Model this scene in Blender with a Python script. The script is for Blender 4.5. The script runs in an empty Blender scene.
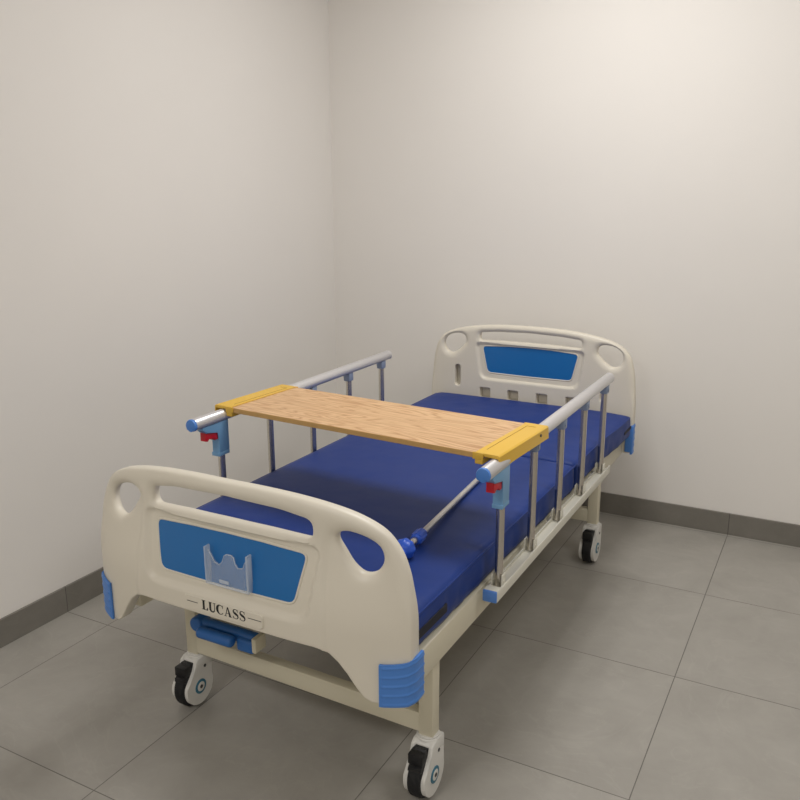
import bpy, bmesh, math, random
import numpy as np
from mathutils import Vector, Matrix
from mathutils.geometry import delaunay_2d_cdt
random.seed(4)
S = bpy.context.scene
COL = S.collection

# ------------------------------------------------------------------ camera
cd = bpy.data.cameras.new('camera'); cam = bpy.data.objects.new('camera', cd); COL.objects.link(cam)
cd.sensor_width = 36; cd.sensor_fit = 'HORIZONTAL'; cd.lens = 823.86 / 800 * 36
cam.rotation_euler = (1.31780459, 3.94672754e-3, 0.493159902)
cam.location = (2.12369528, -2.98883712, 1.47299816)
cd.clip_start = 0.05
S.camera = cam
# ------------------------------------------------------------------ world, light, exposure
W = bpy.data.worlds.new('world'); S.world = W; W.use_nodes = True
W.node_tree.nodes['Background'].inputs[0].default_value = (1, 0.96, 0.9, 1)
W.node_tree.nodes['Background'].inputs[1].default_value = 0.02
S.view_settings.view_transform = 'Standard'; S.view_settings.look = 'None'
S.view_settings.exposure = 0.0; S.view_settings.gamma = 1.0
def area(name, loc, size, power, col=(1, 0.984, 0.972), rot=(0, 0, 0)):
    l = bpy.data.lights.new(name, 'AREA'); l.shape = 'RECTANGLE'; l.size = size[0]; l.size_y = size[1]
    l.energy = power; l.color = col
    o = bpy.data.objects.new(name, l); COL.objects.link(o); o.location = loc; o.rotation_euler = rot
    return o
area('ceiling_panel_light', (1.25, -0.50, 2.76), (0.6, 0.6), 23.5)
area('ceiling_panel_light', (2.6, -1.05, 2.76), (0.6, 0.6), 15)
area('ceiling_panel_light', (0.9, -3.9, 2.76), (0.6, 0.6), 21)
area('ceiling_panel_light', (3.0, -3.9, 2.76), (0.6, 0.6), 18)

# ------------------------------------------------------------------ node helpers
def mat(name, base=(.8, .8, .8), rough=.5, metal=0., spec=.5, bump=0., bscale=60., var=0., vscale=8., coat=0.):
    m = bpy.data.materials.new(name); m.use_nodes = True
    nt = m.node_tree; b = nt.nodes['Principled BSDF']
    b.inputs['Base Color'].default_value = (*base, 1); b.inputs['Roughness'].default_value = rough
    b.inputs['Metallic'].default_value = metal; b.inputs['Specular IOR Level'].default_value = spec
    b.inputs['Coat Weight'].default_value = coat
    tc = nt.nodes.new('ShaderNodeTexCoord')
    if var:
        n = nt.nodes.new('ShaderNodeTexNoise'); n.inputs['Scale'].default_value = vscale; n.inputs['Detail'].default_value = 5
        nt.links.new(tc.outputs['Object'], n.inputs['Vector'])
        r = nt.nodes.new('ShaderNodeValToRGB')
        r.color_ramp.elements[0].position = .3; r.color_ramp.elements[1].position = .7
        r.color_ramp.elements[0].color = (*[c * (1 - var) for c in base], 1)
        r.color_ramp.elements[1].color = (*[min(1, c * (1 + var)) for c in base], 1)
        nt.links.new(n.outputs['Fac'], r.inputs['Fac']); nt.links.new(r.outputs['Color'], b.inputs['Base Color'])
    if bump:
        n = nt.nodes.new('ShaderNodeTexNoise'); n.inputs['Scale'].default_value = bscale; n.inputs['Detail'].default_value = 4
        nt.links.new(tc.outputs['Object'], n.inputs['Vector'])
        bp = nt.nodes.new('ShaderNodeBump'); bp.inputs['Strength'].default_value = bump; bp.inputs['Distance'].default_value = .01
        nt.links.new(n.outputs['Fac'], bp.inputs['Height']); nt.links.new(bp.outputs['Normal'], b.inputs['Normal'])
    return m
def sr(r, g, b):
    f = lambda c: (c / 255 / 12.92) if c <= 10 else ((c / 255 + .055) / 1.055) ** 2.4
    return (f(r), f(g), f(b))

M = {}
M['wall'] = mat('wall_paint', sr(238, 234, 228), .75, spec=.25, bump=.03, bscale=180, var=.012, vscale=1.5)
M['ceiling'] = mat('ceiling_paint', sr(228, 226, 222), .9, spec=.1)
M['plastic'] = mat('ivory_plastic', sr(226, 219, 203), .38, spec=.45, bump=.015, bscale=400)
M['steel'] = mat('cream_powder_coat', sr(216, 209, 186), .42, spec=.45, bump=.02, bscale=300)
M['white_steel'] = mat('off_white_coat', sr(222, 219, 205), .4, spec=.45)
M['panel_blue'] = mat('panel_blue', sr(30, 110, 178), .28, spec=.5)
M['pad_blue'] = mat('bumper_blue', sr(78, 134, 212), .4)
M['pale_blue'] = mat('latch_blue', sr(120, 168, 208), .4)
M['grey_blue'] = mat('connector_grey_blue', sr(140, 154, 178), .4)
M['crank_blue'] = mat('crank_blue', sr(44, 104, 176), .4)
M['knob_blue'] = mat('knob_blue', sr(38, 86, 196), .35)
M['cap_blue'] = mat('cap_blue', sr(88, 138, 214), .45)
M['red'] = mat('trigger_red', sr(196, 24, 40), .35)
M['chrome'] = mat('stainless_tube', (.64, .60, .55), .27, 1.0)
M['alu'] = mat('anodised_rail', (.74, .73, .74), .36, .65, bump=.02, bscale=500)
M['rod'] = mat('brushed_rod', (.66, .65, .63), .35, .8)
M['black'] = mat('black_rubber', (.006, .006, .007), .7, bump=.1, bscale=200)
M['black_plastic'] = mat('black_plastic', (.006, .006, .007), .5)
M['caster'] = mat('caster_white', sr(222, 220, 214), .35)
M['teal'] = mat('hub_ring_teal', sr(50, 112, 136), .4)
M['ink'] = mat('black_print', (.01, .01, .01), .5)
M['yellow'] = mat('clip_yellow', sr(230, 186, 70), .45)
M['screw'] = mat('screw_dark', (.08, .08, .08), .4, .6)
M['slot'] = mat('strap_black', (.012, .012, .02), .7)

def mattress_mat():
    m = mat('navy_vinyl', sr(18, 52, 126), .5, spec=.35)
    nt = m.node_tree; b = nt.nodes['Principled BSDF']
    tc = nt.nodes.new('ShaderNodeTexCoord')
    n = nt.nodes.new('ShaderNodeTexNoise'); n.inputs['Scale'].default_value = 3.2; n.inputs['Detail'].default_value = 3
    n2 = nt.nodes.new('ShaderNodeTexNoise'); n2.inputs['Scale'].default_value = 420; n2.inputs['Detail'].default_value = 2
    nt.links.new(tc.outputs['Object'], n.inputs['Vector']); nt.links.new(tc.outputs['Object'], n2.inputs['Vector'])
    b1 = nt.nodes.new('ShaderNodeBump'); b1.inputs['Strength'].default_value = .35; b1.inputs['Distance'].default_value = .03
    b2 = nt.nodes.new('ShaderNodeBump'); b2.inputs['Strength'].default_value = .12; b2.inputs['Distance'].default_value = .002
    nt.links.new(n.outputs['Fac'], b1.inputs['Height']); nt.links.new(n2.outputs['Fac'], b2.inputs['Height'])
    nt.links.new(b1.outputs['Normal'], b2.inputs['Normal']); nt.links.new(b2.outputs['Normal'], b.inputs['Normal'])
    return m
M['mattress'] = mattress_mat()

def clear_mat():
    m = bpy.data.materials.new('clear_acrylic'); m.use_nodes = True; nt = m.node_tree
    b = nt.nodes['Principled BSDF']; b.inputs['Base Color'].default_value = (.82, .88, .95, 1)
    b.inputs['Roughness'].default_value = .15; b.inputs['Alpha'].default_value = .15
    return m
M['clear'] = clear_mat()
M['clear_edge'] = clear_mat(); M['clear_edge'].name = 'frosted_acrylic_edge'
M['clear_edge'].node_tree.nodes['Principled BSDF'].inputs['Alpha'].default_value = .38

def wood_mat():
    m = bpy.data.materials.new('oak_laminate'); m.use_nodes = True; nt = m.node_tree; b = nt.nodes['Principled BSDF']
    b.inputs['Roughness'].default_value = .38
    tc = nt.nodes.new('ShaderNodeTexCoord')
    mp = nt.nodes.new('ShaderNodeMapping'); mp.inputs['Scale'].default_value = (1.1, 9, 1)
    nt.links.new(tc.outputs['Object'], mp.inputs['Vector'])
    n = nt.nodes.new('ShaderNodeTexNoise'); n.inputs['Scale'].default_value = 1.7; n.inputs['Detail'].default_value = 2; n.inputs['Distortion'].default_value = .3
    nt.links.new(mp.outputs['Vector'], n.inputs['Vector'])
    mul = nt.nodes.new('ShaderNodeMath'); mul.operation = 'MULTIPLY'; mul.inputs[1].default_value = 16
    nt.links.new(n.outputs['Fac'], mul.inputs[0])
    fr = nt.nodes.new('ShaderNodeMath'); fr.operation = 'FRACT'; nt.links.new(mul.outputs[0], fr.inputs[0])
    r = nt.nodes.new('ShaderNodeValToRGB'); e = r.color_ramp.elements
    e[0].position = 0; e[0].color = (*sr(196, 148, 100), 1); e[1].position = .35; e[1].color = (*sr(230, 190, 144), 1)
    x = e.new(.8); x.color = (*sr(226, 186, 138), 1); x = e.new(1); x.color = (*sr(200, 152, 104), 1)
    nt.links.new(fr.outputs[0], r.inputs['Fac'])
    mp2 = nt.nodes.new('ShaderNodeMapping'); mp2.inputs['Scale'].default_value = (6, 190, 1)
    nt.links.new(tc.outputs['Object'], mp2.inputs['Vector'])
    n2 = nt.nodes.new('ShaderNodeTexNoise'); n2.inputs['Scale'].default_value = 1; n2.inputs['Detail'].default_value = 4
    nt.links.new(mp2.outputs['Vector'], n2.inputs['Vector'])
    r2 = nt.nodes.new('ShaderNodeValToRGB'); r2.color_ramp.elements[0].position = .3; r2.color_ramp.elements[0].color = (.8, .76, .7, 1)
    r2.color_ramp.elements[1].position = .6; r2.color_ramp.elements[1].color = (1, 1, 1, 1)
    nt.links.new(n2.outputs['Fac'], r2.inputs['Fac'])
    mx = nt.nodes.new('ShaderNodeMix'); mx.data_type = 'RGBA'; mx.blend_type = 'MULTIPLY'; mx.inputs[0].default_value = 1
    nt.links.new(r.outputs['Color'], mx.inputs[6]); nt.links.new(r2.outputs['Color'], mx.inputs[7])
    nt.links.new(mx.outputs[2], b.inputs['Base Color'])
    return m
M['wood'] = wood_mat()
M['wood_edge'] = mat('oak_edge_band', sr(206, 164, 100), .5, var=.06, vscale=30)

def stone(name, a, c, tile_axes, rough, grout=.0013):
    """grey porcelain with 0.6 m joints along the given world axes (objects sit at the world origin)"""
    m = bpy.data.materials.new(name); m.use_nodes = True; nt = m.node_tree; b = nt.nodes['Principled BSDF']
    N = nt.nodes.new; L = nt.links.new
    tc = N('ShaderNodeTexCoord'); sp = N('ShaderNodeSeparateXYZ'); L(tc.outputs['Object'], sp.inputs[0])
    def mth(op, x, y=None, z=None):
        n = N('ShaderNodeMath'); n.operation = op
        for i, v in enumerate((x, y, z)):
            if v is None: continue
            if isinstance(v, (int, float)): n.inputs[i].default_value = v
            else: L(v, n.inputs[i])
        return n.outputs[0]
    mask = None; cells = []
    for ax in tile_axes:
        t = mth('DIVIDE', sp.outputs[ax], .6)
        cells.append(mth('ROUND', mth('SUBTRACT', t, .5)))
        d = mth('ABSOLUTE', mth('SUBTRACT', t, mth('ROUND', t)))
        k = mth('LESS_THAN', d, grout / .6)
        mask = k if mask is None else mth('MAXIMUM', mask, k)
    cell = mth('MULTIPLY', cells[0], 3.7) if len(cells) == 1 else mth('ADD', mth('MULTIPLY', cells[0], 3.7), mth('MULTIPLY', cells[1], 11.3))
    cb = N('ShaderNodeCombineXYZ'); L(cell, cb.inputs[2])
    vadd = N('ShaderNodeVectorMath'); vadd.operation = 'ADD'; L(tc.outputs['Object'], vadd.inputs[0]); L(cb.outputs[0], vadd.inputs[1])
    n1 = N('ShaderNodeTexNoise'); n1.inputs['Scale'].default_value = 5.5; n1.inputs['Detail'].default_value = 8; n1.inputs['Roughness'].default_value = .68; n1.inputs['Distortion'].default_value = .4
    L(vadd.outputs[0], n1.inputs['Vector'])
    r = N('ShaderNodeValToRGB'); r.color_ramp.elements[0].position = .32; r.color_ramp.elements[1].position = .7
    r.color_ramp.elements[0].color = (*a, 1); r.color_ramp.elements[1].color = (*c, 1); L(n1.outputs['Fac'], r.inputs['Fac'])
    # faint pale veins
    n2 = N('ShaderNodeTexNoise'); n2.inputs['Scale'].default_value = 2.6; n2.inputs['Detail'].default_value = 6; n2.inputs['Distortion'].default_value = 2.5
    L(vadd.outputs[0], n2.inputs['Vector'])
    v = mth('ABSOLUTE', mth('SUBTRACT', n2.outputs['Fac'], .5)); v = mth('SUBTRACT', 1, mth('MINIMUM', mth('MULTIPLY', v, 70), 1))
    v = mth('MULTIPLY', v, .06)
    mx = N('ShaderNodeMix'); mx.data_type = 'RGBA'; L(v, mx.inputs[0]); L(r.outputs['Color'], mx.inputs[6]); mx.inputs[7].default_value = (*[min(1, q * 1.7) for q in c], 1)
    mg = N('ShaderNodeMix'); mg.data_type = 'RGBA'; L(mask, mg.inputs[0]); L(mx.outputs[2], mg.inputs[6]); mg.inputs[7].default_value = (*[q * .42 for q in a], 1)
    L(mg.outputs[2], b.inputs['Base Color'])
    b.inputs['Roughness'].default_value = rough
    bp = N('ShaderNodeBump'); bp.inputs['Strength'].default_value = .6; bp.inputs['Distance'].default_value = .002
    L(mth('SUBTRACT', mth('MULTIPLY', n1.outputs['Fac'], .25), mask), bp.inputs['Height']); L(bp.outputs['Normal'], b.inputs['Normal'])
    return m
M['floor'] = stone('floor_porcelain', sr(154, 150, 142), sr(166, 162, 154), (0, 1), .42)
M['base_x'] = stone('skirting_porcelain_back', sr(118, 114, 106), sr(129, 125, 117), (0,), .45)
M['base_y'] = stone('skirting_porcelain_left', sr(118, 114, 106), sr(129, 125, 117), (1,), .45)

# ------------------------------------------------------------------ mesh helpers
def obj(name, bm, m, parent=None, smooth=False, label=None, angle=None):
    me = bpy.data.meshes.new(name); bmesh.ops.recalc_face_normals(bm, faces=bm.faces[:])
    if smooth:
        for f in bm.faces: f.smooth = True
    bm.to_mesh(me); bm.free()
    ms = m if isinstance(m, (list, tuple)) else [m]
    for q in ms: me.materials.append(q)
    if angle and smooth: me.set_sharp_from_angle(angle=math.radians(angle))
    o = bpy.data.objects.new(name, me); COL.objects.link(o)
    if parent: o.parent = parent
    if label: o['label'] = label
    return o
def tag(o, label, cat, group=None):
    o['label'] = label; o['category'] = cat
    if group: o['group'] = group
def struct(name, bm, m):
    o = obj(name, bm, m); o['kind'] = 'structure'; return o
def box(bm, x0, x1, y0, y1, z0, z1, bev=0., seg=2, mi=0, mtx=None):
    r = bmesh.ops.create_cube(bm, size=1); vs = r['verts']
    for v in vs:
        v.co = Vector((x0 + (v.co.x + .5) * (x1 - x0), y0 + (v.co.y + .5) * (y1 - y0), z0 + (v.co.z + .5) * (z1 - z0)))
    fs = list({f for v in vs for f in v.link_faces})
    if bev:
        es = list({e for v in vs for e in v.link_edges})
        rr = bmesh.ops.bevel(bm, geom=es, offset=bev, segments=seg, affect='EDGES', profile=.5)
        vs = list({v for f in rr['faces'] for v in f.verts} | {v for v in vs if v.is_valid})
        fs = list({f for v in vs for f in v.link_faces})
    for f in fs: f.material_index = mi
    if mtx: bmesh.ops.transform(bm, matrix=mtx, verts=vs)
    return vs
def BX(*a, **k):
    bm = bmesh.new(); box(bm, *a, **k); return bm
def tube(bm, p0, p1, r, seg=20, rx=None, mi=0, bev=0.):
    """capped cylinder (optionally elliptical: r = sideways, rx = the other axis)"""
    p0 = Vector(p0); p1 = Vector(p1); d = p1 - p0; L = d.length
    q = d.to_track_quat('Z', 'Y') if abs(d.normalized().z) < .99 else Matrix.Identity(3).to_quaternion()
    mt = Matrix.Translation((p0 + p1) / 2) @ q.to_matrix().to_4x4()
    r_ = bmesh.ops.create_cone(bm, cap_ends=True, segments=seg, radius1=r, radius2=r, depth=L)
    vs = r_['verts']
    if rx: 
        for v in vs: v.co.y *= rx / r
    fs = list({f for v in vs for f in v.link_faces})
    if bev:
        es = [e for e in {e for v in vs for e in v.link_edges} if len([f for f in e.link_faces if len(f.verts) > 4]) == 1]
        rr = bmesh.ops.bevel(bm, geom=es, offset=bev, segments=3, affect='EDGES', profile=.5)
        vs = list({v for f in rr['faces'] for v in f.verts} | {v for v in vs if v.is_valid})
        fs = list({f for v in vs for f in v.link_faces})
    for f in fs: f.material_index = mi
    bmesh.ops.transform(bm, matrix=mt, verts=vs)
    return vs
def prism(bm, pts, axis, a0, a1, mi=0, bev=0.):
    """extrude a polygon given in the two other axes along axis 0/1/2 from a0 to a1"""
    def P(p, a):
        c = [0, 0, 0]; o = [i for i in range(3) if i != axis]
        c[o[0]], c[o[1]], c[axis] = p[0], p[1], a
        return c
    A = [bm.verts.new(P(p, a0)) for p in pts]; B = [bm.verts.new(P(p, a1)) for p in pts]
    n = len(pts); fs = [bm.faces.new(A), bm.faces.new(B[::-1])]
    for i in range(n): fs.append(bm.faces.new((A[i], B[i], B[(i + 1) % n], A[(i + 1) % n])))
    for f in fs: f.material_index = mi
    if bev:
        es = list(fs[0].edges) + list(fs[1].edges)
        rr = bmesh.ops.bevel(bm, geom=es, offset=bev, segments=2, affect='EDGES', profile=.5)
        for f in rr['faces']: f.material_index = mi
def catmull(pts, closed=True, n=6):
    out = []; N = len(pts)
    rng = range(N) if closed else range(N - 1)
    for i in rng:
        g = lambda k: Vector(pts[(i + k) % N]) if closed else Vector(pts[min(max(i + k, 0), N - 1)])
        p0, p1, p2, p3 = g(-1), g(0), g(1), g(2)
        for j in range(n):
            t = j / n
            out.append(.5 * ((2 * p1) + (-p0 + p2) * t + (2 * p0 - 5 * p1 + 4 * p2 - p3) * t * t + (-p0 + 3 * p1 - 3 * p2 + p3) * t ** 3))
    if not closed: out.append(Vector(pts[-1]))
    return out
def sweep(bm, pts, r, seg=8, closed=False, mi=0):
    pts = [Vector(p) for p in pts]; rings = []; n = len(pts)
    for i, p in enumerate(pts):
        a = pts[(i - 1) % n] if closed or i > 0 else p; b = pts[(i + 1) % n] if closed or i < n - 1 else p
        t = (b - a).normalized(); up = Vector((0, 1, 0)) if abs(t.y) < .9 else Vector((0, 0, 1))
        s = t.cross(up).normalized(); u = s.cross(t)
        rings.append([bm.verts.new(p + (s * math.cos(2 * math.pi * k / seg) + u * math.sin(2 * math.pi * k / seg)) * r) for k in range(seg)])
    for i in range(n if closed else n - 1):
        A, B = rings[i], rings[(i + 1) % n]
        for k in range(seg): bm.faces.new((A[k], A[(k + 1) % seg], B[(k + 1) % seg], B[k])).material_index = mi
    if not closed:
        bm.faces.new(rings[0][::-1]); bm.faces.new(rings[-1])

# ------------------------------------------------------------------ the room
XL, YB, ZC, XR, YF = -0.208, 0.628, 2.8, 4.6, -5.2
bm = BX(XL - .2, XR + .2, YF - .2, YB + .2, -.1, 0); struct('floor', bm, M['floor'])
bm = BX(XL - .2, XR + .2, YF - .2, YB + .2, ZC, ZC + .1); struct('ceiling', bm, M['ceiling'])
struct('wall_left', BX(XL - .12, XL, YF - .12, YB + .12, 0, ZC), M['wall'])
struct('wall_back', BX(XL, XR, YB, YB + .12, 0, ZC), M['wall'])
struct('wall_right', BX(XR, XR + .12, YF - .12, YB + .12, 0, ZC), M['wall'])
struct('wall_front', BX(XL, XR, YF - .12, YF, 0, ZC), M['wall'])
struct('baseboard_left', BX(XL, XL + .010, YF, YB, 0, .097, bev=.0015), M['base_y'])
struct('baseboard_back', BX(XL + .010, XR, YB - .010, YB, 0, .097, bev=.0015), M['base_x'])

# ------------------------------------------------------------------ moulded boards
def resample(poly, step):
    out = []; n = len(poly)
    for i in range(n):
        a = np.array(poly[i]); b = np.array(poly[(i + 1) % n]); L = np.hypot(*(b - a)); k = max(1, int(round(L / step)))
        for j in range(k): out.append(a + (b - a) * j / k)
    res = [out[0]]
    for p in out[1:]:
        if np.hypot(*(p - res[-1])) > step * .35: res.append(p)
    if np.hypot(*(res[0] - res[-1])) < step * .35: res.pop()
    return np.array(res)
def pdist(P, poly):
    """unsigned distance and inside flag for points P (n,2)"""
    A = poly; B = np.roll(poly, -1, 0); d = np.full(len(P), 9.); ins = np.zeros(len(P), bool)
    for a, b in zip(A, B):
        ab = b - a; t = np.clip(((P - a) @ ab) / (ab @ ab), 0, 1)
        d = np.minimum(d, np.hypot(*(P - (a + t[:, None] * ab)).T))
        c = (a[1] > P[:, 1]) != (b[1] > P[:, 1])
        with np.errstate(divide='ignore', invalid='ignore'):
            xx = (b[0] - a[0]) * (P[:, 1] - a[1]) / (b[1] - a[1]) + a[0]
        ins ^= c & (P[:, 0] < xx)
    return d, ins
def sstep(x, a, b):
    t = np.clip((x - a) / (b - a), 0, 1); return t * t * (3 - 2 * t)
def sheet(outline, holes, hf, hb, mid, grid=.006, step=.005, rings=(.0015, .004, .008, .013)):
    """bmesh of a slab outlined in (u, w): front at mid-hf, back at mid+hb (towards +y)"""
    polys = [resample(outline, step)] + [resample(h, step if len(h) > 4 else .004) for h in holes]
    def sdf(P):
        d, i = pdist(P, polys[0]); d = np.where(i, d, -d)
        for h in polys[1:]:
            e, j = pdist(P, h); d = np.minimum(d, np.where(j, -e, e))
        return d
    pts = []; edges = []
    for p in polys:
        s = len(pts); pts += list(p); edges += [(s + i, s + (i + 1) % len(p)) for i in range(len(p))]
    nb = len(pts); cand = []
    for p in polys:
        T = np.roll(p, -1, 0) - np.roll(p, 1, 0); T /= np.hypot(*T.T)[:, None]; Nn = np.stack([T[:, 1], -T[:, 0]], 1)
        for r in rings:
            for sgn in (1, -1):
                Q = p + sgn * Nn * r; cand.append(Q[np.abs(sdf(Q) - r) < r * .12])
    x0, y0 = polys[0].min(0); x1, y1 = polys[0].max(0)
    G = np.stack(np.meshgrid(np.arange(x0, x1, grid), np.arange(y0, y1, grid)), -1).reshape(-1, 2)
    G = G[sdf(G) > rings[-1] + grid * .5]; cand.append(G)
    pts = np.concatenate([np.array(pts)] + cand)
    vo, _, tri, *_ = delaunay_2d_cdt([Vector((float(a), float(b))) for a, b in pts], edges, [], 0, 1e-6)
    V = np.array([[v.x, v.y] for v in vo]); tri = np.array([t[:3] for t in tri])
    keep = sdf(V[tri].mean(1)) > 1e-5; tri = tri[keep]
    D = np.maximum(sdf(V), 0); m_ = mid(V[:, 0], V[:, 1]); F = m_ - hf(V, D); Bk = m_ + hb(V, D)
    bm = bmesh.new(); fv = {}; bv = {}
    def g(dct, i, yy):
        if i not in dct: dct[i] = bm.verts.new((V[i, 0], yy[i], V[i, 1]))
        return dct[i]
    cnt = {}
    for t in tri:
        t = [int(k) for k in t]
        try: bm.faces.new([g(fv, i, F) for i in t]); bm.faces.new([g(bv, i, Bk) for i in t[::-1]])
        except ValueError: continue
        for k in range(3):
            e = (t[k], t[(k + 1) % 3]); cnt.setdefault(tuple(sorted(e)), []).append(e)
    for e in cnt.values():
        if len(e) == 1:
            a, b = e[0]; bm.faces.new((fv[b], fv[a], bv[a], bv[b]))
    return bm
def mirror(half): return half + [(-x, y) for x, y in half[::-1] if abs(x) > 1e-6]
def rrect(x0, x1, y0, y1, r, n=5):
    out = []
    for cx, cy, a in ((x1 - r, y0 + r, -90), (x1 - r, y1 - r, 0), (x0 + r, y1 - r, 90), (x0 + r, y0 + r, 180)):
        for k in range(n + 1):
            t = math.radians(a + 90 * k / n); out.append((cx + r * math.cos(t), cy + r * math.sin(t)))
    return out
def roundpoly(pts, r, n=5):
    out = []; N = len(pts)
    for i in range(N):
        p = Vector(pts[i]); a = (Vector(pts[i - 1]) - p); b = (Vector(pts[(i + 1) % N]) - p)
        rr = r[i] if isinstance(r, (list, tuple)) else r
        A = p + a.normalized() * rr; B = p + b.normalized() * rr
        for k in range(n + 1):
            t = k / n; out.append(tuple(A * (1 - t) ** 2 + p * 2 * t * (1 - t) + B * t * t))
    return out

CX = 0.944; FY = -1.572; HY = 0.402
def bulge(u, w):
    t = sstep(w, .54, .74)   # boxy below, sweeping back towards the handle
    return (.071 - .020 * t) * np.maximum(0, 1 - (np.abs(u) / .475) ** (4.6 - 2.7 * t))
def ell(d, r, h):  # rounded shoulder: rises from 0 to h over width r
    t = np.clip(d / r, 0, 1); return h * np.sqrt(np.maximum(0, 1 - (1 - t) ** 2))

def build_board(parent, name, top_pts, bot_pts, hole, slot, panel, dish, yc, curve, zextra=(), label=None):
    half = [tuple(p) for p in catmull(top_pts, False, 5)] + [tuple(p) for p in bot_pts]
    out = mirror(half)
    hR = [tuple(p) for p in catmull(hole, True, 6)]; hL = [(-x, y) for x, y in hR][::-1]
    rnd = [np.array(out), np.array(hR), np.array(hL), np.array(slot)]
    sharp = [np.array(z) for z in zextra]
    pn = np.array(panel); dn = np.array(dish)
    H = .021
    def face(front):
        def f(V, D):
            h = np.full(len(V), H)
            d, _ = pdist(V, rnd[0]); 
            up = sstep(V[:, 1], .56, .66)
            h = h - (.003 + .011 * up) * (1 - ell(d, .004 + .022 * up, 1.0))
            for p in rnd[1:]:
                d, _ = pdist(V, p); h = np.minimum(h, H - .015 * (1 - ell(d, .026, 1.0)))
            for z in sharp:
                d, _ = pdist(V, z); h = np.minimum(h, H - .003 * (1 - ell(d, .004, 1.0)))
            if front:
                dd, di = pdist(V, dn); s = np.where(di, dd, -dd); h -= .012 * sstep(s, -.002, .007)
                dd, di = pdist(V, pn); s = np.where(di, dd, -dd); h -= .004 * sstep(s, -.003, .003)
                if curve:  # shallow crease where the wings begin
                    c = np.abs(V[:, 0]) - (.268 + .012 * sstep(V[:, 1], .7, .48))
                    h -= .0045 * sstep(c, -.005, .0) * (1 - sstep(V[:, 1], .74, .79))
            return h
        return f
    fr = face(True); bk = face(False)
    hf, hb = (fr, bk) if yc < 0 else (fr, bk)
    mid = (lambda u, w: -bulge(u, w)) if curve else (lambda u, w: np.zeros_like(u))
    bm = sheet(out, [hR, hL, slot] + list(zextra), hf, hb, mid)
    bmesh.ops.translate(bm, vec=(0, yc, 0), verts=bm.verts[:])
    b = obj(name, bm, M['plastic'], parent, smooth=True, angle=55)
    if label: b['label'] = label
    # blue inlay and its raised lip
    ps = [tuple(p) for p in pn]
    pm = sheet(ps, [], lambda V, D: np.full(len(V), H - .0120), lambda V, D: np.full(len(V), -.005), mid, grid=.012, step=.008, rings=(.003,))
    bmesh.ops.translate(pm, vec=(0, yc, 0), verts=pm.verts[:])
    obj('inlay_panel', pm, M['panel_blue'], b, smooth=True, angle=40, label='glossy blue inset panel')
    lp = bmesh.new(); rs = resample(ps, .006)
    yy = mid(rs[:, 0], rs[:, 1]) - (H - .0130) + yc
    sweep(lp, [(rs[i, 0], yy[i], rs[i, 1]) for i in range(len(rs))], .0032, 8, True)
    obj('panel_lip', lp, M['plastic'], b, smooth=True)
    return b

bed = bpy.data.objects.new('hospital_bed', None); COL.objects.link(bed); bed.location = (CX, -.6, 0)
tag(bed, 'cream two-crank hospital bed with ivory end boards, steel side rails and locking casters', 'hospital bed')
bed.empty_display_size = .2
INV = Matrix.Translation((-CX, .6, 0))
def child(o, world=True):
    """o was built in world coordinates: keep it there under the bed"""
    o.matrix_parent_inverse = INV; return o
def bpart(name, bm, m, **k): return child(obj(name, bm, m, bed, **k))

# footboard (u = x - CX)
foot = bpy.data.objects.new('tmp', None)
ftop = [(0, .832), (.10, .831), (.20, .825), (.285, .813), (.345, .797), (.394, .772), (.426, .734), (.445, .689), (.455, .645), (.460, .60), (.461, .54)]
fbot = [(.461, .50), (.461, .41), (.460, .395), (.455, .386), (.442, .382), (.40, .382), (.380, .384), (.364, .394), (.347, .416), (.327, .446), (.307, .470), (.287, .486), (.268, .494), (.25, .496), (.12, .496), (0, .496)]
fhole = [(.287, .740), (.292, .756), (.317, .763), (.355, .755), (.385, .737), (.394, .709), (.380, .682), (.352, .674), (.324, .690), (.302, .717)]
fslot = roundpoly([(.232, .776), (.232, .731), (.12, .737), (0, .739), (-.12, .737), (-.232, .731), (-.232, .776), (-.15, .790), (0, .796), (.15, .790)], [.020, .020, .02, .02, .02, .020, .020, .02, .02, .02])
fpan = roundpoly([(.196, .580), (.221, .698), (.10, .706), (0, .708), (-.10, .706), (-.221, .698), (-.196, .580), (0, .578)], [.02, .02, .01, .01, .01, .02, .02, .01])
fdish = roundpoly([(.233, .549), (.257, .722), (-.257, .722), (-.233, .549)], [.035, .03, .03, .035])
FB = build_board(bed, 'footboard', ftop, fbot, fhole, fslot, fpan, fdish, FY, True)
FB.matrix_parent_inverse = INV @ Matrix.Translation((CX - .0055, 0, 0))
# headboard
dz = .062
htop = [(0, .884), (.10, .883), (.20, .877), (.29, .864), (.355, .848), (.402, .826), (.436, .790), (.452, .742), (.460, .695), (.466, .62), (.468, .55)]
hbot = [(.468, .50), (.468, .40), (.463, .385), (.45, .38), (.40, .38), (.378, .382), (.362, .392), (.345, .412), (.325, .44), (.305, .46), (.285, .474), (.268, .48), (.25, .482), (.12, .482), (0, .482)]
hhole = [(.300, .795), (.305, .820), (.330, .831), (.370, .826), (.400, .806), (.408, .775), (.394, .748), (.365, .740), (.335, .756), (.313, .777)]
hslot = roundpoly([(.232, .842), (.232, .808), (.12, .811), (0, .812), (-.12, .811), (-.232, .808), (-.232, .842), (-.15, .850), (0, .855), (.15, .850)], [.014, .014, .02, .02, .02, .014, .014, .02, .02, .02])
hpan = roundpoly([(.194, .662), (.221, .782), (.10, .790), (0, .792), (-.10, .790), (-.221, .782), (-.194, .662), (0, .660)], [.02, .02, .01, .01, .01, .02, .02, .01])
hdish = roundpoly([(.225, .632), (.250, .798), (-.250, .798), (-.225, .632)], [.035, .025, .025, .035])
ovals = [rrect(s * .336 - .014, s * .336 + .014, .590, .688, .0138, 6) for s in (1, -1)]
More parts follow.
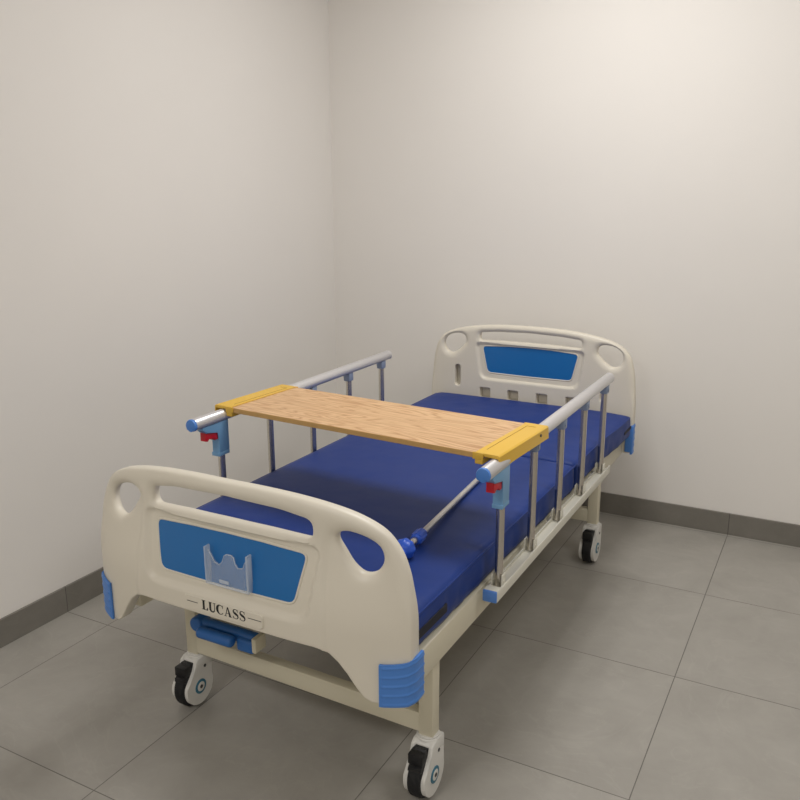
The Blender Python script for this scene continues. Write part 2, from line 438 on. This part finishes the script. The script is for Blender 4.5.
rects = [rrect(c - .025, c + .025, .545, .592, .004, 2) for c in (-.2, -.067, .067, .2)]
HB = build_board(bed, 'headboard', htop, hbot, hhole, hslot, hpan, hdish, HY, False, ovals + rects)
HB.matrix_parent_inverse = INV @ Matrix.Translation((CX, 0, 0))
# closed shell behind the headboard's small recesses
sh = bmesh.new(); box(sh, -.27, .27, HY + .0165, HY + .0195, .53, .61); 
for s in (-1, 1): box(sh, s * .336 - .024, s * .336 + .024, HY + .0165, HY + .0195, .575, .70)
obj('recess_backing', sh, M['plastic'], HB)

# corner bumpers wrap round the bottom corners
def bumper(par, yc, s, outy, xo, z0=.380, z1=.482, fr_=None, prof=None):
    """yc board mid-plane, outy = -1/+1 direction the ribbed face looks"""
    bm = bmesh.new(); NZ = 60
    rows = []
    for j in range(NZ + 1):
        t = j / NZ; z = z0 + (z1 - z0) * t
        rib0 = .0018 * math.exp(-(((t * 4.6 + .25) % 1 - .5) / .13) ** 2)
        row = []
        for (px, py) in prof:
            zz = z; rib = rib0 if px > prof[0][0] + .004 else 0
            # top edge sweeps up, bottom edge sweeps up towards the corner
            k = max(0, (px + .085) / .09); zz += .010 * k ** 4 * (.3 + .7 * t)
            nx = 1 if py < -.003 else 0; ny = 0 if py < -.003 else 1
            row.append(bm.verts.new((s * (xo + px + (rib + .002) * nx), yc + outy * (.0225 + py + (rib + .001) * ny) - (float(bulge(np.array([abs(xo + px)]), np.array([.4]))[0]) if outy < 0 else 0) * ny, zz)))
        rows.append(row)
    inner = []
    for j in (0, NZ):
        inner.append([bm.verts.new((v.co.x - s * .007 * (1 if prof[i][1] < -.003 else 0), v.co.y - outy * .006 * (0 if prof[i][1] < -.003 else 1), v.co.z)) for i, v in enumerate(rows[j])])
    for j in range(NZ):
        for i in range(len(prof) - 1): bm.faces.new((rows[j][i], rows[j][i + 1], rows[j + 1][i + 1], rows[j + 1][i]))
    for i in range(len(prof) - 1):
        bm.faces.new((rows[0][i + 1], rows[0][i], inner[0][i], inner[0][i + 1])); bm.faces.new((rows[NZ][i], rows[NZ][i + 1], inner[1][i + 1], inner[1][i]))
        bm.faces.new((inner[0][i + 1], inner[0][i], inner[1][i], inner[1][i + 1]))
    bm.faces.new([rows[j][0] for j in range(NZ + 1)] + [inner[1][0], inner[0][0]])
    bm.faces.new([rows[j][-1] for j in range(NZ, -1, -1)] + [inner[0][-1], inner[1][-1]])
    if outy > 0: x0_, x1_ = sorted((s * (xo - .026), s * (xo + .0065))); box(bm, x0_, x1_, yc - .0285, yc - .0205, z0 + .012, z1 + .008, bev=.003)
    return obj('corner_bumper', bm, M['pad_blue'], par, smooth=True, angle=50, label='ribbed blue corner bumper')
PF = [(-.062, .0), (-.058, .0005), (-.054, .001), (-.05, .001), (-.035, .001), (-.022, .001), (-.012, .001), (-.004, .0), (.001, -.005), (.003, -.014), (.003, -.024), (.003, -.036), (.002, -.046)]
PH = [(-.084, .0), (-.05, .001), (-.02, .001), (-.004, .0), (.001, -.005), (.003, -.014), (.003, -.03), (.003, -.042), (.001, -.0465)]
for s in (1, -1): bumper(FB, FY, s, -1, .4625, prof=PF)
for s in (1, -1): bumper(HB, HY, s, 1, .467, .375, .495, prof=PH)

# name plate, lettering and card holder on the footboard
def front(u, w, off=0.): return float(FY - bulge(np.array([u]), np.array([w]))[0] - .021 - off)
pl = rrect(-.112, .122, .505, .544, .012, 5)
pm = sheet(pl, [], lambda V, D: .021 + .0046 * np.clip(D / .0025, 0, 1) , lambda V, D: np.full(len(V), -.018), lambda u, w: -bulge(u, w), grid=.01, step=.006, rings=(.0012, .0028))
bmesh.ops.translate(pm, vec=(0, FY, 0), verts=pm.verts[:])
obj('name_plate', pm, M['plastic'], FB, smooth=True, angle=40)
def stroke(bm, pts, widths):
    pts = [Vector(p) for p in pts]; L = []; R_ = []
    for i, p in enumerate(pts):
        t = (pts[min(i + 1, len(pts) - 1)] - pts[max(i - 1, 0)]).normalized(); n = Vector((-t.y, t.x)) * widths[i] * 1.35 / 2
        L.append(p + n); R_.append(p - n)
    return L, R_
TX = bmesh.new()
def put(poly, ox):
    vs = []
    for (a, b) in poly:
        u = ox + a * 1.1 + .0095; w = .5155 + b; vs.append(TX.verts.new((u, front(u, w, .0050), w)))
    if len(vs) > 2: TX.faces.new(vs)
def quadstrip(L, R_, ox):
    for i in range(len(L) - 1): put([L[i], L[i + 1], R_[i + 1], R_[i]], ox)
Hh = .0245
def rect(x0, x1, y0, y1, ox): put([(x0, y0), (x1, y0), (x1, y1), (x0, y1)], ox)
def Lg(ox):
    rect(.0025, .0080, 0, Hh, ox); rect(0, .0105, Hh - .0016, Hh, ox); rect(0, .0165, 0, .0016, ox); put([(.0165, 0), (.0165, .0075), (.0152, .0075), (.0125, .0016), (.013, 0)], ox)
def Ug(ox):
    rect(.0014, .0068, .007, Hh, ox); rect(0, .009, Hh - .0015, Hh, ox); rect(.0125, .019, Hh - .0015, Hh, ox); rect(.0149, .0169, .007, Hh, ox)
    c = [(.0041 + .00585 * (1 - math.cos(a)), .007 - .0062 * math.sin(a)) for a in [math.pi * k / 10 for k in range(11)]]
    L, R_ = stroke(TX, c, [.0042 - .0028 * k / 10 for k in range(11)]); quadstrip(L, R_, ox)
def Cg(ox):
    c = [(.010 - .0082 * math.cos(a) * -1 * -1, Hh / 2 + (Hh / 2 - .0008) * math.sin(a)) for a in [math.radians(50 - 0 + 0)]]
    A = [math.radians(d) for d in range(38, 325, 13)]
    pts = [(.0105 + .0085 * math.cos(a), Hh / 2 + (Hh / 2 - .0007) * math.sin(a)) for a in A]
    w = [.0013 + .0036 * max(0, -math.cos(a)) ** 1.3 for a in A]
    L, R_ = stroke(TX, pts, w); quadstrip(L, R_, ox); rect(.0165, .0178, Hh * .66, Hh, ox)
def Ag(ox):
    put([(.0088, Hh), (.0108, Hh), (.0192, 0), (.0131, 0)], ox); put([(.0088, Hh), (.0102, Hh - .003), (.0042, 0), (.0022, 0)], ox)
    rect(.005, .0145, .0075, .0088, ox); rect(0, .0062, 0, .0014, ox); rect(.0115, .0205, 0, .0014, ox)
def Sg(ox):
    c = [(.0138, .0195), (.0120, .0230), (.0080, .0240), (.0042, .0225), (.0028, .0188), (.0045, .0155), (.0085, .0130), (.0125, .0105), (.0145, .0068), (.0130, .0025), (.0085, .0006), (.0042, .0018), (.0020, .0062)]
    c = [tuple(p) for p in catmull(c, False, 3)]; n = len(c)
    w = [.0012 + .0034 * math.exp(-((i / (n - 1) - .5) / .17) ** 2) for i in range(n)]
    L, R_ = stroke(TX, c, w); quadstrip(L, R_, ox); rect(.0013, .0023, 0, .0075, ox); rect(.0132, .0142, .0175, Hh, ox)
x = -.0655
for g, adv in ((Lg, .0185), (Ug, .0205), (Cg, .0200), (Ag, .0215), (Sg, .0175), (Sg, .0175)): g(x); x += adv * 1.13
for a, b in ((-.111, -.078), (.070, .108)):
    for k in range(5):
        u0 = a + (b - a) * k / 5; u1 = a + (b - a) * (k + 1) / 5; put([(u0 / 1.1, .0113), (u1 / 1.1, .0113), (u1 / 1.1, .013), (u0 / 1.1, .013)], 0)
obj('lettering', TX, M['ink'], FB, label='black serif lettering reading LUCASS between two dashes')

def holder():
    h = bmesh.new()
    def fs(poly, o0, o1, mi):
        A = [h.verts.new((u, front(u, w, -.0145 + o0), w)) for u, w in poly]; B = [h.verts.new((u, front(u, w, -.0145 + o1), w)) for u, w in poly]
        n = len(A)
        for f in [h.faces.new(A), h.faces.new(B[::-1])] + [h.faces.new((A[i], B[i], B[(i + 1) % n], A[(i + 1) % n])) for i in range(n)]: f.material_index = mi
    x0, x1, z0 = -.044, .082, .586
    wave = [(x0 + .001, .668), (x0 + .014, .655), (x0 + .026, .640), (x0 + .040, .636), (x0 + .048, .644), (x0 + .053, .660), (x0 + .060, .664), (x0 + .072, .664), (x0 + .080, .660), (x0 + .085, .646), (x0 + .094, .638), (x0 + .108, .641), (x1 - .014, .654), (x1 - .001, .668)]
    for i in range(len(wave) - 1):   # clear front sheet in vertical strips with a wavy top
        a, b = wave[i], wave[i + 1]
        fs([(a[0], z0), (b[0], z0), (b[0], b[1]), (a[0], a[1])], .0145, .0165, 0)
    return h, fs, (x0, x1, z0), wave
h, fs, (x0, x1, z0), wave = holder()
hold = obj('card_holder', h, M['clear'], FB, label='clear acrylic card holder')
h2 = bmesh.new()
for a, b in ((x0, x0 + .0055), (x1 - .0055, x1)):
    yb = front((a + b) / 2, .62, -.010); box(h2, a, b, yb - .018, yb, z0 - .002, .676, bev=.002)
rr_ = [(u, front(u, z0, .0005), z0 - .001) for u in np.linspace(x0, x1, 9)]
sweep(h2, rr_, .0026, 8)
sweep(h2, [(u, front(u, w, .0045), w) for u, w in wave], .0011, 6)
u_ = .012; yb = front(u_, .60, .004); box(h2, u_ - .014, u_ + .014, yb - .002, yb, .594, .603, bev=.001)
obj('holder_rim', h2, M['clear_edge'], hold, smooth=True, angle=40)

# ------------------------------------------------------------------ bed frame
LX = .392   # leg centre offset from CX... legs at CX +/- .386
legx = (.570, 1.338)
fr = bmesh.new()
for x0, x1 in ((.520, .548), (1.348, 1.375)): box(fr, x0, x1, -1.545, .375, .375, .452, bev=.004)
for y0, y1 in ((-1.425, -1.395), (.345, .375), (-.62, -.59), (-1.05, -1.02), (-.2, -.17)): box(fr, .548, 1.344, y0, y1, .385, .44, bev=.003)
for y0, y1 in ((-1.53, -1.0), (-.98, -.36), (-.34, .365)): box(fr, .535, 1.357, y0, y1, .4465, .4535)
bpart('bed_frame', fr, M['steel'], smooth=True, angle=30)
LEGS = {(0, 0): -1.370, (0, 1): -1.386, (1, 0): .115, (1, 1): .110}
for (e, q), yc in LEGS.items():
    xc = legx[q]
    bpart('leg', BX(xc - .020, xc + .020, yc - .020, yc + .020, .146, .377, bev=.004), M['steel'], smooth=True, angle=30)
for e in (0, 1):
    ya, yb = LEGS[(e, 0)], LEGS[(e, 1)]
    bm = bmesh.new(); prism(bm, [(legx[0] + .019, ya - .019), (legx[1] - .019, yb - .019), (legx[1] - .019, yb + .012), (legx[0] + .019, ya + .012)], 2, .163, .216, bev=.003)
    bpart('cross_bar', bm, M['steel'], smooth=True, angle=30)

def caster(xc, yc):
    """locking caster: wheel trails a little towards the foot end"""
    yw = yc - .027; zw = .0625
    hs = bmesh.new()
    for s in (-1, 1):   # teardrop side covers
        prof = []
        for k in range(0, 25):
            a = math.radians(-205 + k * (230 / 24)); prof.append((yw + .0545 * math.cos(a), zw + .0550 * math.sin(a)))
        prof += [(yw + .052, .100), (yc + .030, .142), (yc + .026, .149), (yc - .028, .149), (yc - .040, .142), (yc - .047, .118), (yc - .052, .105)]
        prism(hs, prof, 0, xc + s * .0185, xc + s * .030, bev=.0035)
    prism(hs, [(yc + .026, .112), (yc + .029, .142), (yc + .024, .150), (yc - .026, .150), (yc - .036, .142), (yc - .036, .134), (yc - .010, .126)], 0, xc - .0305, xc + .0305, bev=.004)
    tube(hs, (xc, yc, .146), (xc, yc, .153), .031, 28, bev=.003); tube(hs, (xc, yc, .152), (xc, yc, .1585), .0275, 28, bev=.002)
    c = bpart('caster', hs, M['caster'], smooth=True, angle=40)
    w = bmesh.new(); tube(w, (xc - .0175, yw, zw), (xc + .0175, yw, zw), .0625, 48, bev=.007); obj('tire', w, M['black'], c, smooth=True, angle=40)
    p = bmesh.new(); prism(p, [(yc - .030, .138), (yc - .050, .141), (yc - .058, .132), (yc - .062, .112), (yc - .080, .104), (yc - .082, .095), (yc - .064, .092), (yc - .054, .088), (yc - .044, .100), (yc - .030, .122)], 0, xc - .0178, xc + .0178, bev=.002)
    box(p, xc - .0215, xc + .0185, yc - .074, yc - .042, .108, .137, bev=.003)
    obj('brake_pedal', p, M['black_plastic'], c, smooth=True, angle=40)
    for s in (-1, 1):
        h = bmesh.new(); tube(h, (xc + s * .029, yw, zw), (xc + s * .0322, yw, zw), .022, 32, bev=.0008); obj('hub_ring', h, M['teal'], c, smooth=True, angle=40, label='teal hub ring')
        h = bmesh.new(); tube(h, (xc + s * .031, yw, zw), (xc + s * .0330, yw, zw), .0145, 32, bev=.0006); obj('hub_cap', h, M['caster'], c, smooth=True, angle=40)
        h = bmesh.new(); tube(h, (xc + s * .031, yw, zw), (xc + s * .0342, yw, zw), .0055, 20); 
        obj('axle_bolt', h, M['screw'], c, smooth=True, angle=40)
        h = bmesh.new(); tube(h, (xc + s * .028, yc - .004, .118), (xc + s * .0312, yc - .004, .118), .005, 16); obj('cover_screw', h, M['screw'], c, smooth=True, angle=40)
for (e, q), yc in LEGS.items(): caster(legx[q], yc)

# cranks folded under the foot end
cr = bmesh.new()
box(cr, .66, .80, -1.400, -1.392, .25, .335, bev=.003)
box(cr, .858, .872, -1.470, -1.425, .284, .326, bev=.003); tube(cr, (.70, -1.43, .316), (.70, -1.385, .316), .012, 16)
bpart('crank_bracket', cr, M['steel'], smooth=True, angle=30)
ck = bmesh.new()
box(ck, .655, .860, -1.455, -1.425, .287, .324, bev=.012, seg=4)
tube(ck, (.657, -1.462, .307), (.657, -1.415, .307), .022, 24, bev=.008)
tube(ck, (.680, -1.474, .302), (.800, -1.474, .302), .0165, 24, bev=.009)
box(ck, .80, .858, -1.466, -1.42, .272, .312, bev=.01, seg=3)
bpart('crank_handle', ck, M['crank_blue'], smooth=True, angle=40, label='folded blue crank handle')
sc = bmesh.new(); tube(sc, (.74, -1.40, .30), (.74, -.3, .36), .012, 12); tube(sc, (1.10, -1.384, .33), (1.10, -.3, .37), .012, 12)
box(sc, 1.07, 1.13, -1.40, -1.384, .30, .377, bev=.003)
bpart('crank_shaft', sc, M['steel'], smooth=True, angle=40)

# ------------------------------------------------------------------ side rails
POST = (-1.115, -.865, -.615, -.365, -.110)
def guard(xc, s):
    """s = +1 for the side towards the room, -1 towards the left wall"""
    ch = bmesh.new()   # base channel fixed to the frame
    y0, y1 = -1.178, -.045
    def X(a): return xc + s * a
    def bxs(bm, a0, a1, *r, **k): x0, x1 = sorted((X(a0), X(a1))); box(bm, x0, x1, *r, **k)
    bxs(ch, -.018, .019, y0, y1, .436, .448); bxs(ch, -.018, -.0145, y0, y1, .436, .457); bxs(ch, .0160, .0215, y0, y1, .434, .4625, bev=.001)
    for yb in (-1.10, -.60, -.12): bxs(ch, -.034 if s > 0 else -.042, -.016, yb - .03, yb + .03, .400, .445, bev=.002)
    g = bpart('side_rail', ch, M['white_steel'], smooth=True, angle=30, label='folding side rail with five steel posts')
    def sub(name, bm, m, **k): return obj(name, bm, m, g, **k)
    b = bmesh.new(); bxs(b, -.0175, .0215, y0 - .006, y0 + .002, .434, .466, bev=.003); sub('end_cap', b, M['cap_blue'], smooth=True, angle=40)
    b = bmesh.new(); bxs(b, -.0170, .0205, y0, y0 + .030, .447, .4650, bev=.002)
    sub('channel_end', b, M['white_steel'], smooth=True, angle=40)
    for yp in POST:
        b = bmesh.new(); bxs(b, -.0155, .0145, yp - .014, yp + .014, .4475, .4495)
        for q in (-.0143, .0133): bxs(b, q - .0016, q + .0016, yp - .014, yp + .014, .447, .487, bev=.001)
        tube(b, (X(-.017), yp, .466), (X(.0165), yp, .466), .004, 12)
        sub('post_bracket', b, M['white_steel'], smooth=True, angle=40)
    for i, yp in enumerate(POST):
        b = bmesh.new(); tube(b, (xc, yp, .452), (xc, yp, .788), .0112, 24)
        sub('post', b, M['chrome'], smooth=True, angle=40)
        if i:
            b = bmesh.new(); box(b, xc - .014, xc + .014, yp - .016, yp + .016, .752, .787, bev=.005); tube(b, (X(.012), yp - .004, .768), (X(.0165), yp - .004, .768), .006, 16)
            sub('post_connector', b, M['grey_blue'], smooth=True, angle=40)
    # top rail: rounded top, flatter underside
    def prof(k=1.0, n=24):
        out = []
        for j in range(n):
            a = 2 * math.pi * j / n; x = .0185 * math.cos(a); z = .020 * math.sin(a)
            if z < -.010: z = -.010 + (z + .010) * .55
            out.append((xc + x * k, .7965 + z * k))
        return out
    b = bmesh.new(); prism(b, prof(), 1, -1.232, -.058, bev=.0008); sub('top_rail', b, M['alu'], smooth=True, angle=35, label='grey aluminium top rail')
    b = bmesh.new(); prism(b, prof(1.03), 1, -1.243, -1.231, bev=.004); sub('rail_cap', b, M['pad_blue'], smooth=True, angle=35)
    b = bmesh.new(); prism(b, prof(1.03), 1, -.060, -.050, bev=.003); sub('rail_tip', b, M['alu'], smooth=True, angle=35)
    # release latch on the first post
    b = bmesh.new()
    prism(b, [(-1.205, .784), (-1.205, .775), (-1.190, .762), (-1.140, .757), (-1.137, .735), (-1.139, .682), (-1.096, .677), (-1.090, .690), (-1.090, .784)], 0, xc - .0140, xc + .0140, bev=.003)
    box(b, xc - .0150, xc + .0150, -1.1415, -1.092, .676, .688, bev=.002)
    lt = sub('release_latch', b, M['pale_blue'], smooth=True, angle=40, label='pale blue release latch')
    b = bmesh.new(); prism(b, [(-1.192, .764), (-1.138, .758), (-1.138, .732), (-1.152, .732), (-1.160, .743), (-1.178, .744), (-1.183, .735), (-1.193, .738)], 0, xc - .0110, xc + .0110, bev=.002)
    sub('latch_trigger', b, M['red'], smooth=True, angle=40, label='red trigger')
guard(1.408, 1)
guard(.486, -1)

# ------------------------------------------------------------------ mattress
mt = bpy.data.objects.new('mattress', None); COL.objects.link(mt); mt.location = (CX, -.6, .4555); mt.rotation_euler = (math.radians(.25), 0, math.radians(-.95))
tag(mt, 'navy blue vinyl mattress in two hinged sections lying on the hospital bed', 'mattress')
MI = Matrix.Translation((-CX, .6, -.4535))
def cushion(x0, x1, y0, y1, z0, z1, r=.011, amp=.004, seed=1):
    nx, ny, nz = int((x1 - x0) / .02), int((y1 - y0) / .02), 6
    bm = bmesh.new()
    bmesh.ops.create_cube(bm, size=1)
    # build a lattice box by subdividing through bisect planes
    for ax, n in ((0, nx), (1, ny), (2, nz)):
        for i in range(1, n):
            co = [0, 0, 0]; no = [0, 0, 0]; co[ax] = -.5 + i / n; no[ax] = 1
            bmesh.ops.bisect_plane(bm, geom=bm.verts[:] + bm.edges[:] + bm.faces[:], plane_co=co, plane_no=no)
    from mathutils import noise
    hx, hy, hz = (x1 - x0) / 2, (y1 - y0) / 2, (z1 - z0) / 2; c = Vector(((x0 + x1) / 2, (y0 + y1) / 2, (z0 + z1) / 2))
    for v in bm.verts:
        p = Vector((v.co.x * 2 * hx, v.co.y * 2 * hy, v.co.z * 2 * hz))
        # pull the outermost lattice line inside the corner radius
        q = Vector([max(-h + r, min(h - r, a)) for a, h in zip(p, (hx, hy, hz))])
        d = p - q
        if d.length > 1e-7:
            m_ = max(abs(d.x), abs(d.y), abs(d.z)); p = q + d.normalized() * m_ 
        side = max(0, 1 - (hx - abs(p.x)) / .03); ends = max(0, 1 - (hy - abs(p.y)) / .03); top = max(0, 1 - (hz - p.z) / .02)
        w = noise.noise(Vector((p.x * 2.0, p.y * 3 + seed * 7, p.z * 2))); w2 = noise.noise(Vector((p.x * 9, p.y * 11 + seed, p.z * 14)))
        p.z += (w * amp + w2 * amp * .35) * (p.z > 0)
        # puckered side cover
        pk = noise.noise(Vector((seed * 3, p.y * 26, p.z * 18)))
        p.x += math.copysign(side * (pk * .005 + .003 * math.cos(p.z / hz * 1.4)), p.x)
        p.z -= .006 * (p.x / hx) ** 8 * (p.z > 0) + .003 * ends * (p.z > 0)
        v.co = c + p
        if v.co.x > 1: v.co.x += .015 * float(sstep(v.co.y, -.08, .25)) * side
    return bm
zb, zt = .4545, .552
for k, (a, b) in enumerate(((-1.532, -.347), (-.343, .366))):
    o = obj('cushion_section', cushion(.504, 1.379, a, b, zb + .003, zt + .003, seed=k + 1), M['mattress'], mt, smooth=True); o.matrix_parent_inverse = MI
    # piping along the upper side edge
for x_ in (1.3815,):
    b = bmesh.new(); box(b, x_ - .004, x_ + .0035, -1.53, -1.35, .484, .507, bev=.002)
    o = obj('side_strap', b, M['slot'], mt, label='black strap on the mattress side'); o.matrix_parent_inverse = MI
    x_ += .0145
    b = bmesh.new(); box(b, x_ - .004, x_ + .0035, .245, .350, .494, .507, bev=.002)
    o = obj('side_strap', b, M['slot'], mt, label='black strap on the mattress side'); o.matrix_parent_inverse = MI

for x_ in (.5045, 1.3785):   # welt along the upper side edges
    b = bmesh.new(); sweep(b, [(x_ + (.015 * float(sstep(y_, -.08, .25)) if x_ > 1 else 0), y_, zt - .006 - .003) for y_ in np.arange(-1.525, .36, .03)], .0032, 8)
    o = obj('piping', b, M['mattress'], mt, smooth=True); o.matrix_parent_inverse = MI
# ------------------------------------------------------------------ overbed table board
tb = bpy.data.objects.new('overbed_table', None); COL.objects.link(tb)
tb.location = (.949, -.974, .8175); tb.rotation_euler = (0, 0, math.radians(-4.0))
tag(tb, 'oak-look overbed table board with yellow end clips resting across both side rails', 'overbed table')
hw, hd = .4845, .155
b = bmesh.new(); box(b, -hw + .046, hw - .046, -hd, hd, -.0085, .0072, bev=.002)
for f in b.faces: f.material_index = 1 if abs(f.normal.y) > .5 and abs(f.calc_center_median().y) > hd - .004 else 0
obj('table_board', b, [M['wood'], M['wood_edge']], tb)
for s in (1, -1):
    b = bmesh.new()
    # section in (x, z): top plate, outer skirt over the rail, inner jaw
    sec = [(hw - .068, .0075), (hw - .068, .0092), (hw - .005, .0092), (hw - .001, .0060), (hw + .001, -.026), (hw - .0020, -.027), (hw - .0035, -.022), (hw - .0035, .0006), (hw - .0452, .0006), (hw - .0452, .0075)]
    sec = [(s * x_, z_) for x_, z_ in sec]
    prism(b, sec, 1, -hd - .0025, hd + .0025, bev=.0008)
    jx = sorted((s * (hw - .070), s * (hw - .0475))); box(b, jx[0], jx[1], -hd - .0025, hd + .0025, -.022, -.0088, bev=.002)
    jx = sorted((s * (hw - .076), s * (hw - .046))); box(b, jx[0], jx[1], -hd - .0035, -hd - .0004, -.0095, .0088, bev=.001)
    jx = sorted((s * (hw - .074), s * (hw - .046))); box(b, jx[0], jx[1], hd + .0004, hd + .0035, -.0095, .0088, bev=.001)
    e = obj('end_clip', b, M['yellow'], tb, smooth=True, angle=30, label='yellow plastic end clip')
    g = bmesh.new(); x_ = s * (hw - .052)
    box(g, x_ - .0009, x_ + .0009, -hd + .03, hd - .03, .0090, .0097)
    jx = sorted((x_, s * (hw - .026))); box(g, jx[0], jx[1], hd - .031, hd - .0292, .0090, .0097)
    obj('groove', g, mat('groove_ochre', sr(168, 128, 40), .6) if s == 1 else bpy.data.materials['groove_ochre'], e)
    g = bmesh.new(); jx = sorted((s * (hw - .001), s * (hw + .0022))); tube(g, (jx[0], hd - .055, -.004), (jx[1], hd - .055, -.004), .004, 14)
    obj('screw', g, M['screw'], e)

# ------------------------------------------------------------------ drip pole lying on the mattress
iv = bpy.data.objects.new('drip_pole', None); COL.objects.link(iv)
A = Vector((1.212, -1.280, .5745)); Bv = Vector((1.158, -.61, .5680)); d = (Bv - A).normalized()
iv.location = A
ang = math.atan2(d.y, d.x)
iv.rotation_euler = (0, -math.asin(d.z), ang)
tag(iv, 'telescopic steel drip pole with blue knobs lying on the mattress beside the right side rail', 'drip pole')
b = bmesh.new(); tube(b, (.085, 0, 0), (.86, 0, 0), .0082, 20, bev=.002); obj('upper_tube', b, M['rod'], iv, smooth=True, angle=40)
b = bmesh.new(); tube(b, (-.015, 0, 0), (.09, 0, 0), .0095, 20, bev=.002); obj('lower_tube', b, M['chrome'], iv, smooth=True, angle=40)
b = bmesh.new(); tube(b, (.075, 0, 0), (.128, 0, 0), .0150, 24, bev=.005)
for k in range(8):
    a = 2 * math.pi * k / 8; tube(b, (.082, .0145 * math.cos(a), .0145 * math.sin(a)), (.120, .0145 * math.cos(a), .0145 * math.sin(a)), .003, 8)
obj('collar', b, M['knob_blue'], iv, smooth=True, angle=40, label='blue collar')
b = bmesh.new()
bmesh.ops.create_uvsphere(b, u_segments=28, v_segments=18, radius=.027)
for v in b.verts:
    a = math.atan2(v.co.z, v.co.y); v.co.y *= 1 + .05 * math.cos(8 * a); v.co.z *= 1 + .05 * math.cos(8 * a); v.co.x *= .95
bmesh.ops.translate(b, vec=(.008, 0, .003), verts=b.verts[:])
tube(b, (-.022, 0, 0), (.036, 0, 0), .0145, 20, bev=.004)
obj('clamp_knob', b, M['knob_blue'], iv, smooth=True, angle=50, label='round blue clamp knob')
